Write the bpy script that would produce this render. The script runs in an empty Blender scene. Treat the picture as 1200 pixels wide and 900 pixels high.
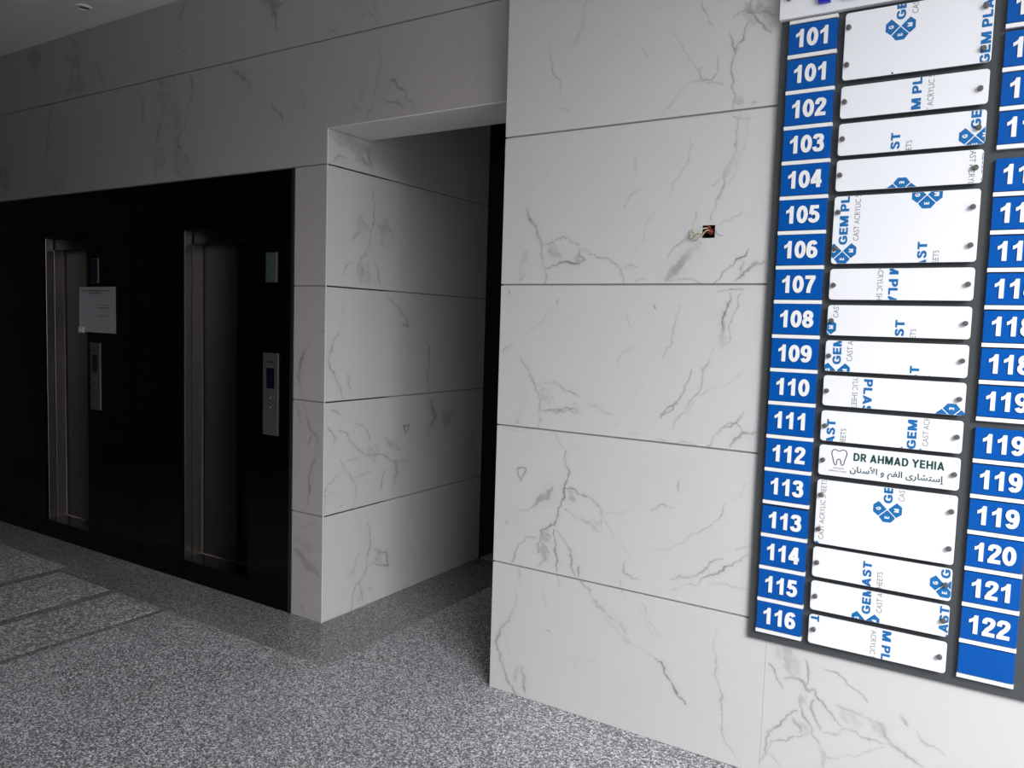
import bpy, bmesh, math, random
import numpy as np
from mathutils import Matrix, Vector
random.seed(7)
S = bpy.context.scene
COL = S.collection

# ------------------------------------------------------------------ camera, sky, lights, exposure
H = 1.60
RX = np.array([[0.846, -0.066, 0.528], [0.532, 0.047, -0.846], [0.031, 0.997, 0.075]])
def _rot():
    X = -np.array([-861 - 600., 450 - 336., -912.]); Y = np.array([1173 - 600., 450 - 399., -912.])
    X /= np.linalg.norm(X); Y -= X * X.dot(Y); Y /= np.linalg.norm(Y)
    return np.array([X, Y, np.cross(X, Y)])
RX = _rot()
cd = bpy.data.cameras.new('camera'); cam = bpy.data.objects.new('camera', cd); COL.objects.link(cam)
cd.sensor_width = 36.0; cd.lens = 912.0 / 1200 * 36; cd.clip_start = 0.05; cd.clip_end = 100
M = Matrix([list(map(float, r)) for r in RX]).to_4x4(); M.translation = (0, 0, H); cam.matrix_world = M
S.camera = cam

w = bpy.data.worlds.new('sky'); S.world = w; w.use_nodes = True
bg = w.node_tree.nodes['Background']; bg.inputs[0].default_value = (0.83, 0.91, 1.0, 1); bg.inputs[1].default_value = 0.10

def area(name, loc, aim, sx, sy, power, col):
    l = bpy.data.lights.new(name, 'AREA'); l.shape = 'RECTANGLE'; l.size = sx; l.size_y = sy; l.energy = power; l.color = col
    o = bpy.data.objects.new(name, l); COL.objects.link(o); o.location = loc
    o.rotation_euler = (Vector(aim) - Vector(loc)).to_track_quat('-Z', 'Y').to_euler()
    return o
# daylight through the open street side, to the right of and behind the camera
area('daylight_high', (4.8, -2.6, 5.2), (-1.0, 2.6, 1.2), 4.0, 3.0, 1150, (0.985, 0.985, 1.0))
area('daylight_right', (3.4, 0.6, 2.1), (-1.6, 2.4, 1.6), 2.0, 2.0, 60, (0.99, 0.985, 1.0))
area('daylight_entrance', (2.6, -3.6, 1.9), (0.2, 2.8, 1.0), 3.0, 2.6, 26, (0.94, 0.97, 1.0))

S.view_settings.view_transform = 'Standard'; S.view_settings.look = 'None'
S.view_settings.exposure = -0.02; S.view_settings.gamma = 1.0; S.view_settings.use_curve_mapping = False

# ------------------------------------------------------------------ pixel -> point on a real plane
def ray(px, py): return RX @ np.array([px - 600., 450. - py, -912.])
def onY(px, py, y): d = ray(px, py); k = y / d[1]; return d[0] * k, H + d[2] * k            # (x, z)
def onX(px, py, x): d = ray(px, py); k = x / d[0]; return d[1] * k, H + d[2] * k            # (y, z)

T = 0.007
YA, YB, XC, XA = 2.802, 2.881, -2.94, -1.82      # right wall face, lift wall face, corridor left face, corner of right wall
ROWS = [0.0, 0.570, 1.171, 1.771, 2.384, 2.995, 3.41]
CEIL = 3.41

# ------------------------------------------------------------------ materials
def mat(name, col, rough=0.5, metal=0.0, spec=0.5, noise=None, emit=None, coat=0):
    m = bpy.data.materials.new(name); m.use_nodes = True; nt = m.node_tree; b = nt.nodes['Principled BSDF']
    b.inputs['Base Color'].default_value = (*col, 1); b.inputs['Roughness'].default_value = rough
    b.inputs['Metallic'].default_value = metal; b.inputs['Specular IOR Level'].default_value = spec
    b.inputs['Coat Weight'].default_value = coat
    if noise:
        sc, amt = noise
        t = nt.nodes.new('ShaderNodeTexCoord'); n = nt.nodes.new('ShaderNodeTexNoise'); n.inputs['Scale'].default_value = sc
        n.inputs['Detail'].default_value = 4; nt.links.new(t.outputs['Object'], n.inputs['Vector'])
        mx = nt.nodes.new('ShaderNodeMix'); mx.data_type = 'RGBA'
        mx.inputs[6].default_value = (*[c * (1 - amt) for c in col], 1); mx.inputs[7].default_value = (*[min(1, c * (1 + amt)) for c in col], 1)
        nt.links.new(n.outputs['Fac'], mx.inputs[0]); nt.links.new(mx.outputs[2], b.inputs['Base Color'])
    return m
GROUT = mat('grout', (0.30, 0.29, 0.28), 0.9, noise=(30, .25))
PLASTER = mat('plaster_ceiling', (0.80, 0.81, 0.81), 0.8, noise=(3, .06))
SOFFIT = mat('soffit', (0.80, 0.80, 0.82), 0.6, noise=(5, .05))
SHADEWALL = mat('corridor_shade_paint', (0.035, 0.03, 0.032), 0.85, noise=(4, .2))  # near black: the corridor's shade is put into the wall colour
UNSEENWALL = mat('unseen_wall', (0.20, 0.19, 0.185), 0.8, noise=(4, .1))
GRANITE = mat('black_granite', (0.0015, 0.0014, 0.0018), 0.12, spec=0.2, noise=(160, .5))
STEEL = mat('brushed_steel', (0.40, 0.355, 0.32), 0.30, 1.0, noise=(60, .08))
DOORSTEEL = mat('dark_steel_door', (0.030, 0.030, 0.033), 0.42, 1.0, noise=(40, .08))
PANELSTEEL = mat('panel_steel', (0.13, 0.13, 0.14), 0.45, 0.6, noise=(60, .06))
LENS = mat('dark_display', (0.003, 0.003, 0.014), 0.3)
LANTERN = mat('lantern_glass', (0.055, 0.075, 0.075), 0.25)
PAPER = mat('paper', (0.62, 0.63, 0.66), 0.9, noise=(8, .03))
INK = mat('ink', (0.12, 0.12, 0.13), 0.9)
EDGE = mat('chipped_edge', (0.80, 0.80, 0.78), 0.7, noise=(90, .25))
TRIM = mat('edge_trim', (0.07, 0.065, 0.075), 0.35, 0.8, noise=(20, .3))
BOARD = mat('board_grey', (0.060, 0.068, 0.072), 0.38, noise=(5, .05))
BLUE = mat('blue_acrylic', (0.0, 0.082, 0.37), 0.30, spec=0.25, noise=(6, .03))
WHITE = mat('white_acrylic', (0.84, 0.85, 0.89), 0.22, noise=(6, .012))
WHITESTRIP = mat('white_strip', (0.84, 0.84, 0.84), 0.35, noise=(6, .02))
PRINT = mat('film_blue', (0.004, 0.14, 0.40), 0.4)
PRINTG = mat('film_grey', (0.17, 0.175, 0.18), 0.5)
GREEN = mat('dark_green_letters', (0.004, 0.052, 0.042), 0.4)
OUTLINE = mat('logo_outline', (0.04, 0.035, 0.03), 0.4)
BOLT = mat('bolt_steel', (0.16, 0.16, 0.155), 0.45, 0.55, noise=(150, .3))
NAVY = mat('navy_letters', (0.012, 0.012, 0.50), 0.3)
BOXRED = mat('rusty_box', (0.16, 0.018, 0.012), 0.7, noise=(60, .7))
BOXDARK = mat('box_dark', (0.02, 0.012, 0.006), 0.8)
WIREY = mat('wire_yellow', (0.62, 0.50, 0.24), 0.45); WIREW = mat('wire_pale', (0.66, 0.60, 0.46), 0.45)
WIREG = mat('wire_green', (0.30, 0.42, 0.10), 0.45); WIREB = mat('wire_dark', (0.06, 0.045, 0.06), 0.5)
WIRER = mat('wire_red', (0.45, 0.05, 0.05), 0.45)
CHROME = mat('chrome', (0.6, 0.6, 0.6), 0.2, 1.0)
BUTTON = mat('button_ring', (0.65, 0.65, 0.66), 0.3, 0.7)

def stone(name, lo, mid, hi, scale, rough):
    m = bpy.data.materials.new(name); m.use_nodes = True; nt = m.node_tree; b = nt.nodes['Principled BSDF']
    t = nt.nodes.new('ShaderNodeTexCoord')
    v = nt.nodes.new('ShaderNodeTexVoronoi'); v.inputs['Scale'].default_value = scale
    nt.links.new(t.outputs['Object'], v.inputs['Vector'])
    sep = nt.nodes.new('ShaderNodeSeparateColor'); nt.links.new(v.outputs['Color'], sep.inputs[0])
    r = nt.nodes.new('ShaderNodeValToRGB'); e = r.color_ramp.elements
    e[0].position = 0.0; e[0].color = (*lo, 1); e[1].position = 1.0; e[1].color = (*hi, 1)
    k = e.new(0.5); k.color = (*mid, 1)
    nt.links.new(sep.outputs[0], r.inputs[0])
    n = nt.nodes.new('ShaderNodeTexNoise'); n.inputs['Scale'].default_value = 1.3; n.inputs['Detail'].default_value = 5
    nt.links.new(t.outputs['Object'], n.inputs['Vector'])
    mr = nt.nodes.new('ShaderNodeMapRange'); mr.inputs[1].default_value = .3; mr.inputs[2].default_value = .7
    mr.inputs[3].default_value = 0.86; mr.inputs[4].default_value = 1.1
    nt.links.new(n.outputs['Fac'], mr.inputs[0])
    mx = nt.nodes.new('ShaderNodeVectorMath'); mx.operation = 'SCALE'
    nt.links.new(r.outputs[0], mx.inputs[0]); nt.links.new(mr.outputs[0], mx.inputs['Scale'])
    nt.links.new(mx.outputs[0], b.inputs['Base Color']); b.inputs['Roughness'].default_value = rough
    b.inputs['Specular IOR Level'].default_value = 0.4
    bp = nt.nodes.new('ShaderNodeBump'); bp.inputs['Strength'].default_value = 0.25; bp.inputs['Distance'].default_value = 0.002
    nt.links.new(sep.outputs[1], bp.inputs['Height']); nt.links.new(bp.outputs[0], b.inputs['Normal'])
    return m
BOUNCE = mat('bounce_ground_pale', (0.56, 0.56, 0.55), 0.8, noise=(2, .08))
FLOORM = stone('speckled_granite', (0.07, 0.069, 0.073), (0.23, 0.225, 0.238), (0.84, 0.83, 0.86), 190, 0.42)
BANDM = stone('polished_granite_band', (0.09, 0.09, 0.094), (0.178, 0.176, 0.185), (0.44, 0.44, 0.455), 190, 0.2)
SLABM = stone('pale_granite_slab', (0.12, 0.125, 0.12), (0.27, 0.28, 0.275), (0.78, 0.79, 0.78), 110, 0.6)

# ------------------------------------------------------------------ marble veins: printed masks, one per wall face
class Face:
    """a wall face and the vein print on it; u is x (or y), v is z"""
    def __init__(s, u0, u1, ppm, unproj, seed):
        s.u0, s.u1, s.ppm, s.up = u0, u1, ppm, unproj
        s.w = int((u1 - u0) * ppm); s.h = int(CEIL * ppm); s.a = np.zeros((s.h, s.w), np.float32); s.r = np.random.RandomState(seed)
        n = np.zeros((s.h, s.w), np.float32)
        for k, amp in ((6, .5), (16, .3), (44, .2), (100, .14)):
            g = s.r.rand(int(CEIL * k) + 3, int((u1 - u0) * k) + 3)
            y = np.linspace(0, g.shape[0] - 1.01, s.h); x = np.linspace(0, g.shape[1] - 1.01, s.w)
            yi = y.astype(int); xi = x.astype(int); fy = (y - yi)[:, None]; fx = (x - xi)[None]
            fy = fy * fy * (3 - 2 * fy); fx = fx * fx * (3 - 2 * fx)
            n += amp * ((g[yi][:, xi] * (1 - fx) + g[yi][:, xi + 1] * fx) * (1 - fy) + (g[yi + 1][:, xi] * (1 - fx) + g[yi + 1][:, xi + 1] * fx) * fy)
        s.n = (n / 1.14).astype(np.float32)
        s.wx = (np.roll(s.n, 37, 1) - .5) * .030; s.wy = (np.roll(s.n, 53, 0) - .5) * .030
    def line(s, P, wid, dark, soft=1.0):
        """P in metres on the face, wid in metres"""
        P = [np.array(p, float) for p in P]
        for _ in range(3):
            Q = [P[0]]
            for a, b in zip(P, P[1:]):
                d = b - a; L = np.hypot(*d)
                if L > 0.008:
                    m = (a + b) / 2 + np.array([-d[1], d[0]]) * s.r.uniform(-.14, .14); Q.append(m)
                Q.append(b)
            P = Q
        n = len(P) - 1
        for i, (a, b) in enumerate(zip(P, P[1:])):
            t = (i + .5) / n; env = 0.35 + 0.65 * math.sin(math.pi * min(1, max(0, .08 + t * .84)))
            wd = max(wid * env * s.r.uniform(.6, 1.35), 1.0 / s.ppm)
            pad = wd * 2.2 + .012
            x0 = int((min(a[0], b[0]) - pad - s.u0) * s.ppm); x1 = int((max(a[0], b[0]) + pad - s.u0) * s.ppm) + 2
            y0 = int((min(a[1], b[1]) - pad) * s.ppm); y1 = int((max(a[1], b[1]) + pad) * s.ppm) + 2
            x0, y0 = max(x0, 0), max(y0, 0); x1, y1 = min(x1, s.w), min(y1, s.h)
            if x1 <= x0 or y1 <= y0: continue
            X, Y = np.meshgrid((np.arange(x0, x1) + .5) / s.ppm + s.u0, (np.arange(y0, y1) + .5) / s.ppm)
            X = X + s.wx[y0:y1, x0:x1]; Y = Y + s.wy[y0:y1, x0:x1]
            d = b - a; k = np.clip(((X - a[0]) * d[0] + (Y - a[1]) * d[1]) / max(d.dot(d), 1e-9), 0, 1)
            D = np.hypot(X - a[0] - k * d[0], Y - a[1] - k * d[1]) / wd
            nn = s.n[y0:y1, x0:x1]
            f = np.clip((1.15 - D) * 1.6, 0, 1) * dark * 1.35 * np.clip((nn - .22) * 2.6, .12, 1.15) * (0.55 + .45 * env)
            f = np.maximum(f, np.exp(-(D / 2.6) ** 2) * dark * .35 * nn)
            s.a[y0:y1, x0:x1] = np.maximum(s.a[y0:y1, x0:x1], f)
    def traced(s, crop, data):
        x0, y0, sc = crop
        for wid, dark, P in data:
            Q = [s.up(x0 + u / sc, y0 + v / sc) for u, v in P]
            a = s.up(x0 + P[0][0] / sc, y0 + P[0][1] / sc); b = s.up(x0 + P[0][0] / sc, y0 + P[0][1] / sc + 1)
            s.line(Q, 0.5 * wid / sc * abs(a[1] - b[1]) * 1.7, dark * 1.15)
    def blob(s, crop, u, v, r, dark):
        x0, y0, sc = crop; c = s.up(x0 + u / sc, y0 + v / sc); c2 = s.up(x0 + u / sc, y0 + v / sc + r / sc)
        R = abs(c[1] - c2[1]); c = np.array(c)
        for _ in range(9):                     # a smudge: short broad strokes crossing a spot
            a = s.r.uniform(0, 6.28); b = s.r.uniform(.4, 1.4); o = np.array([math.cos(a), math.sin(a)]) * R * s.r.uniform(.1, .75)
            p = c + o; d = np.array([math.cos(b), -math.sin(b)]) * R * s.r.uniform(.25, .6)
            s.line([p - d, p + s.r.uniform(-.2, .2, 2) * R, p + d], R * s.r.uniform(.12, .36), dark * s.r.uniform(.5, 1.05))
    def generic(s, u0, u1, z0, z1, k):
        for _ in range(k):
            p = np.array([s.r.uniform(u0, u1), s.r.uniform(z0, z1)]); a = s.r.uniform(.7, 1.9); P = [p]
            for _ in range(s.r.randint(4, 9)):
                a += s.r.uniform(-.5, .5); p = p + np.array([math.cos(a), -math.sin(a)]) * s.r.uniform(.04, .11); P.append(p)
            s.line(P, s.r.uniform(.002, .006), s.r.uniform(.15, .42))
    def material(s, name, base=(0.61, 0.60, 0.597), vein=(0.20, 0.195, 0.19)):
        im = bpy.data.images.new(name + '_print', s.w, s.h, alpha=False, float_buffer=False)
        im.colorspace_settings.name = 'Non-Color'
        g = np.clip(s.a + 0.10 * np.clip(s.n - .52, 0, 1), 0, 1); px = np.ones((s.h, s.w, 4), np.float32); px[..., :3] = g[..., None]
        im.pixels.foreach_set(px.ravel()); im.update(); im.pack()
        m = bpy.data.materials.new(name); m.use_nodes = True; nt = m.node_tree; b = nt.nodes['Principled BSDF']
        t = nt.nodes.new('ShaderNodeTexImage'); t.image = im; t.extension = 'EXTEND'
        uv = nt.nodes.new('ShaderNodeUVMap'); uv.uv_map = 'UVMap'; nt.links.new(uv.outputs[0], t.inputs[0])
        mx = nt.nodes.new('ShaderNodeMix'); mx.data_type = 'RGBA'; mx.inputs[6].default_value = (*base, 1); mx.inputs[7].default_value = (*vein, 1)
        nt.links.new(t.outputs[0], mx.inputs[0]); nt.links.new(mx.outputs[2], b.inputs['Base Color'])
        b.inputs['Roughness'].default_value = 0.33; b.inputs['Specular IOR Level'].default_value = 0.35
        return m

FA = Face(XA - .02, 1.9, 400, lambda x, y: onY(x, y, YA), 3)
FA.traced((560, 0, 3.333), [
 (3,.35,[(875,0),(900,60),(920,97)]), (6,.45,[(1060,0),(1050,40),(1095,80),(1150,130)]), (5,.45,[(1060,75),(1040,130),(1012,205),(1000,180),(990,120)]),
 (4,.4,[(1012,210),(995,260),(998,330),(1010,380),(1000,430)]), (3,.3,[(940,215),(945,270),(910,310),(870,312),(865,285),(875,260)]),
 (5,.3,[(830,320),(790,360),(750,420),(710,460)]), (3,.25,[(960,322),(880,315),(830,325)]), (3,.3,[(615,175),(640,200),(662,235)]),
 (4,.25,[(520,148),(560,145)]), (3,.22,[(745,100),(790,170),(815,210),(870,290)]), (3,.3,[(282,165),(285,240),(310,300),(325,360)]),
 (4,.35,[(335,425),(355,433)]), (6,.7,[(1075,405),(1088,402)]), (7,.35,[(1000,60),(1050,30),(1120,40),(1160,60)]), (3,.3,[(703,25),(715,33)]),
 (6,.5,[(1030,450),(1020,510),(1005,580),(985,640),(960,700),(935,780),(905,860)]), (16,.32,[(1015,600),(990,650),(965,700)]),
 (3,.32,[(1060,470),(1045,550),(1010,640),(980,720)]), (4,.4,[(1000,460),(1075,462)]), (3,.35,[(825,540),(820,600),(790,680),(750,765)]),
 (4,.3,[(610,615),(615,650),(625,668)]), (3,.25,[(640,730),(600,755),(575,810)]), (8,.28,[(850,830),(835,890)]), (3,.3,[(1030,825),(990,850),(940,880)]),
 (4,.3,[(335,555),(338,590)]), (4,.14,[(300,640),(230,710),(135,800)]), (5,.5,[(185,820),(205,865),(230,895)]), (3,.3,[(985,660),(940,700),(910,725)])])
FA.blob((560, 0, 3.333), 1080, 45, 55, .3); FA.blob((560, 0, 3.333), 1025, 395, 24, .35)
C1 = (560, 230, 3.333)
FA.traced(C1, [
 (6,.5,[(185,50),(200,90),(230,130),(245,190),(250,260),(258,345)]), (5,.5,[(250,190),(300,170),(330,155),(370,175),(395,190)]),
 (5,.5,[(245,265),(300,268),(350,255),(400,260),(420,250),(395,230),(400,205)]), (20,.25,[(190,215),(182,260),(170,300)]), (6,.35,[(160,330),(205,262),(220,262)]),
 (4,.32,[(400,205),(440,230),(500,240),(540,260),(560,300),(570,340)]), (22,.34,[(865,185),(820,230),(770,290),(735,325)]), (4,.45,[(820,150),(780,190),(740,245)]),
 (4,.15,[(700,60),(650,150),(620,210)]), (4,.55,[(1060,205),(1050,225),(1010,240),(970,280),(925,338)]), (9,.4,[(1130,258),(1080,265),(1040,290),(1010,330)]),
 (6,.25,[(1040,250),(1020,300)]), (3,.35,[(730,325),(790,325),(850,330),(880,340)]), (4,.25,[(610,330),(660,320)]), (4,.25,[(560,285),(605,272),(625,280)]),
 (3,.3,[(315,395),(315,420)]), (4,.14,[(300,430),(250,500),(180,548)]), (4,.28,[(140,575),(95,602)]),
 (6,.5,[(170,625),(180,655),(205,690),(225,760),(235,820),(238,895)]), (5,.5,[(235,745),(300,720),(340,760),(380,775)]),
 (5,.5,[(240,835),(310,832),(350,825),(400,840),(375,805)]), (16,.25,[(180,775),(170,840),(150,880)]), (4,.3,[(385,780),(440,820),(520,855)]),
 (3,.25,[(580,460),(600,520)]), (4,.28,[(610,590),(570,610),(545,660)]), (4,.25,[(790,420),(770,500),(720,630)]),
 (6,.5,[(990,375),(980,440),(955,520),(930,590)]), (16,.3,[(960,500),(950,560),(935,605)]), (5,.45,[(920,600),(905,650),(880,710),(850,780),(780,870)]),
 (3,.3,[(1030,380),(1010,450),(975,560),(945,620)]), (4,.2,[(930,545),(870,610)]), (4,.35,[(940,372),(1040,365)]), (3,.3,[(990,720),(930,745),(860,780)]),
 (3,.2,[(1035,685),(990,720)]), (4,.5,[(840,680),(805,750),(760,820),(712,862)]), (5,.15,[(645,740),(610,780),(590,830)]), (4,.4,[(1040,830),(1015,880),(960,895)]),
 (3,.9,[(685,422),(692,436)]), (2,.5,[(125,372),(128,380)])])
FA.blob(C1, 285, 215, 42, .32); FA.blob(C1, 270, 785, 40, .32); FA.blob(C1, 395, 250, 20, .4)
C2 = (560, 470, 3.333)
FA.traced(C2, [
 (6,.45,[(235,0),(238,100)]), (4,.4,[(240,32),(320,36),(400,40)]), (3,.45,[(780,10),(715,62)]), (4,.3,[(850,0),(780,70),(760,100)]),
 (4,.5,[(1025,50),(1010,85),(960,100),(925,135),(895,175)]), (8,.36,[(1090,125),(1030,125),(1000,150),(985,180)]), (4,.4,[(1010,85),(1030,125)]),
 (4,.2,[(520,95),(545,92)]), (4,.2,[(620,125),(590,135)]), (3,.35,[(700,140),(790,155),(850,168)]), (10,.25,[(170,15),(155,80)]),
 (5,.5,[(345,190),(340,230),(355,270),(345,330),(340,380),(315,440),(300,480),(250,505),(235,560),(230,600)]),
 (5,.5,[(345,340),(370,345),(400,370),(430,375),(465,410),(480,450),(478,500)]), (5,.45,[(345,425),(400,460),(440,480),(485,510)]),
 (15,.3,[(292,335),(270,370),(215,415)]), (5,.2,[(215,410),(160,430)]), (6,.25,[(105,470),(115,474)]), (4,.32,[(480,450),(530,530),(590,598)]),
 (5,.45,[(300,500),(305,560),(310,630),(305,670)]), (5,.4,[(310,505),(345,550),(370,620),(380,690)]), (7,.3,[(400,650),(395,690)]),
 (3,.4,[(190,530),(160,560),(140,610),(132,635)]), (3,.3,[(190,530),(230,540)]), (6,.3,[(270,620),(230,650)]), (5,.28,[(790,310),(785,350)]),
 (4,.26,[(770,415),(730,405),(680,437)]), (4,.26,[(855,515),(950,445),(1010,380),(1040,320)]), (5,.15,[(850,510),(720,580),(640,600)]),
 (4,.45,[(1060,600),(1000,645),(940,680),(860,715),(760,740)]), (5,.38,[(755,700),(830,685),(880,670),(910,635),(960,622)]), (4,.2,[(900,715),(980,720),(1060,735)]),
 (4,.3,[(575,625),(580,680),(640,705)]), (4,.3,[(1060,570),(1020,580)]), (2,.7,[(152,262),(188,262),(168,308),(152,262)]), (4,.15,[(100,105),(300,125),(345,190)]), (3,.15,[(480,435),(580,438)])])
FA.blob(C2, 375, 375, 30, .36); FA.blob(C2, 268, 518, 28, .36); FA.blob(C2, 262, 590, 38, .3); FA.blob(C2, 450, 480, 22, .3)
C3 = (560, 630, 3.333)
FA.traced(C3, [
 (7,.4,[(165,115),(150,190),(130,290),(120,325),(85,365),(70,400),(85,470),(110,530),(135,580),(150,612)]), (8,.4,[(165,500),(185,550),(190,610)]),
 (8,.25,[(145,560),(168,500)]), (4,.2,[(100,370),(130,450)]), (3,.3,[(245,205),(265,270)]), (9,.42,[(405,180),(450,250),(500,300),(560,345),(575,375)]),
 (4,.45,[(430,225),(500,320),(550,375),(590,405)]), (4,.45,[(575,315),(550,360)]), (4,.15,[(590,405),(690,460)]), (5,.5,[(690,460),(720,480),(760,560),(790,620),(818,655)]),
 (3,.28,[(640,260),(655,310),(700,380)]), (3,.2,[(625,280),(690,380)]), (4,.25,[(935,350),(935,470),(950,590),(960,690),(955,770),(1010,870)]),
 (3,.25,[(310,150),(318,200)]), (3,.3,[(268,365),(280,370)]), (14,.1,[(375,505),(400,480),(455,485)]), (6,.28,[(560,390),(590,405)]), (3,.15,[(560,175),(575,240)])])
C4 = (840, 700, 3.333)
FA.traced(C4, [
 (5,.5,[(205,250),(240,310),(265,350)]), (8,.34,[(270,310),(300,310),(340,330),(355,360),(380,360)]), (5,.4,[(355,240),(350,340)]),
 (5,.42,[(380,360),(400,400),(450,455),(490,510)]), (6,.38,[(380,400),(380,450),(410,520)]), (3,.42,[(430,280),(500,320),(560,370),(590,410)]),
 (5,.38,[(330,400),(340,460),(380,540),(415,600)]), (8,.3,[(300,470),(330,540)]), (6,.42,[(320,440),(250,500),(190,590),(170,640)]),
 (4,.3,[(200,590),(300,545),(370,540)]), (6,.28,[(200,600),(250,660)]), (5,.42,[(420,530),(480,545),(500,520),(560,555),(640,570),(680,575)]),
 (9,.4,[(480,430),(530,450),(590,480),(640,500),(680,575),(740,620),(800,660)]), (4,.35,[(650,590),(560,615),(440,630),(400,600)]), (8,.3,[(415,600),(415,660)]),
 (7,.4,[(720,460),(745,500)]), (7,.28,[(780,520),(830,580),(900,620)])])
FA.blob(C4, 275, 240, 55, .25); FA.blob(C4, 525, 490, 45, .24); FA.blob(C4, 630, 525, 36, .3); FA.blob(C4, 340, 390, 25, .26); FA.blob(C4, 350, 520, 40, .18)
FA.generic(0.15, 1.9, 0.1, 3.4, 40); FA.generic(-1.7, 0.2, 3.0, 3.5, 8)
MA = FA.material('marble_right')

FB = Face(-7.0, XA, 260, lambda x, y: onY(x, y, YB), 5)
FB.traced((0, 0, 3), [
 (6,.4,[(650,10),(640,40),(630,70)]), (7,.45,[(960,0),(970,60),(974,110)]), (9,.3,[(915,8),(1005,8)]), (16,.34,[(255,140),(265,220),(240,330)]),
 (12,.32,[(285,170),(280,250),(270,330)]), (5,.35,[(335,210),(350,260),(365,305)]), (24,.2,[(110,190),(130,250)]), (6,.4,[(175,365),(170,460),(160,550)]),
 (11,.32,[(180,640),(225,635),(190,665)]), (5,.35,[(475,310),(505,360),(505,430)]), (10,.4,[(555,280),(580,350),(570,420),(545,500),(545,620)]),
 (8,.4,[(615,275),(620,340)]), (7,.5,[(672,255),(660,380),(640,460),(620,500),(655,550),(680,600)]), (20,.26,[(590,380),(605,440),(615,500)]),
 (7,.35,[(615,520),(615,600),(650,625),(680,600),(690,540)]), (9,.45,[(810,225),(850,270),(880,300),(875,330)]), (5,.45,[(950,350),(985,400),(998,440)]),
 (4,.22,[(1060,310),(1075,400)]), (16,.22,[(5,600),(10,660)]), (5,.25,[(620,170),(660,200)])])
B7 = (360, 0, 5)
FB.traced(B7, [
 (7,.45,[(410,255),(410,310),(430,370),(410,430),(410,500),(385,580),(375,640),(345,690)]), (9,.4,[(410,460),(460,470),(500,460),(520,500),(565,520),(570,570)]),
 (6,.4,[(410,570),(460,590),(500,600),(560,625)]), (17,.3,[(350,480),(320,540),(300,575)]), (16,.26,[(260,610),(300,635)]), (6,.3,[(575,570),(630,640)]),
 (5,.3,[(905,230),(900,290)]), (13,.18,[(850,370),(800,430)]), (6,.3,[(880,380),(895,380)]), (5,.5,[(190,130),(145,185)]), (16,.34,[(375,0),(385,40),(400,70)]),
 (9,.38,[(410,140),(380,95),(330,90),(295,140)]), (5,.3,[(280,190),(330,205),(375,200)]), (5,.3,[(985,470),(992,475)])])
FB.blob(B7, 450, 500, 50, .34); FB.blob(B7, 245, 25, 95, .28); FB.blob(B7, 150, 170, 80, .15)
for u_, v_, r_ in ((265, 200, 60), (275, 280, 50), (570, 320, 50), (600, 420, 70), (640, 570, 70), (560, 560, 40), (120, 210, 50), (850, 270, 30), (200, 645, 34), (15, 630, 45), (960, 30, 40)): FB.blob((0, 0, 3), u_, v_, r_, .36)
B8 = (330, 320, 4)
FB.traced(B8, [(10,.4,[(130,320),(90,410),(75,480),(100,590)]), (5,.35,[(170,270),(195,278)]), (8,.38,[(100,620),(120,690),(170,780),(175,840),(150,895)]),
 (4,.5,[(135,765),(120,800)]), (12,.25,[(70,620),(85,720)])])
B9 = (330, 540, 4)
FB.traced(B9, [(8,.4,[(150,0),(125,80),(100,230)]), (4,.4,[(80,310),(110,310),(155,290)]), (26,.28,[(65,420),(120,490),(180,550)]), (30,.14,[(65,350),(120,400),(180,400)]),
 (3,.8,[(92,680),(96,690)]), (3,.8,[(104,712),(108,718)])])
FB.generic(-7, -4.0, 0.1, 2.3, 3)
MB = FB.material('marble_lift_wall', base=(0.43, 0.408, 0.388), vein=(0.17, 0.155, 0.145))  # base darker than the other marble, partly standing in for dimmer light

FC = Face(YB - .03, 5.4, 300, lambda x, y: onX(x, y, XC), 9)
FC.traced((330, 120, 4), [(40,.22,[(220,150),(300,170),(330,200),(410,230)]), (5,.4,[(245,280),(270,250),(300,262)]), (9,.35,[(400,230),(415,280),(430,330)]),
 (9,.35,[(370,270),(400,290),(420,300)]), (6,.45,[(430,400),(435,560),(410,680),(370,730),(350,790),(375,850)]), (6,.35,[(410,740),(410,850)]),
 (8,.34,[(430,570),(500,590),(525,640),(520,700),(460,660)]), (15,.26,[(390,570),(340,640)]), (4,.4,[(430,750),(450,810),(465,870)]), (4,.3,[(325,750),(300,770),(290,810)])])
FC.traced(B8, [(7,.3,[(350,0),(360,30),(410,30),(410,0)]), (4,.4,[(455,0),(465,70)]), (7,.34,[(290,80),(285,200),(265,290),(235,340),(220,400),(250,480),(280,540),(290,590)]), (8,.34,[(310,470),(325,550)]),
 (7,.45,[(495,110),(530,150),(580,200),(595,250),(570,240)]), (5,.4,[(670,305),(695,350),(695,560)]), (4,.4,[(350,705),(400,740),(415,790)]),
 (7,.34,[(215,720),(250,770),(245,800)]), (8,.36,[(270,740),(330,800),(390,860),(450,850),(540,885),(590,880)]), (15,.28,[(490,770),(550,830)]),
 (16,.34,[(700,590),(720,670),(680,760)]), (6,.3,[(380,880),(300,885)]), (2,.8,[(570,715),(597,712),(580,752),(570,715)]), (6,.3,[(230,640),(270,660)])])
FC.blob((330, 120, 4), 385, 590, 50, .34); FC.blob((330, 120, 4), 480, 610, 60, .34); FC.blob((330, 120, 4), 375, 790, 50, .36); FC.blob((330, 120, 4), 280, 170, 60, .3); FC.blob((330, 120, 4), 370, 250, 50, .34); FC.blob(B8, 425, 840, 40, .3); FC.blob(B8, 780, 680, 60, .3)
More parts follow.
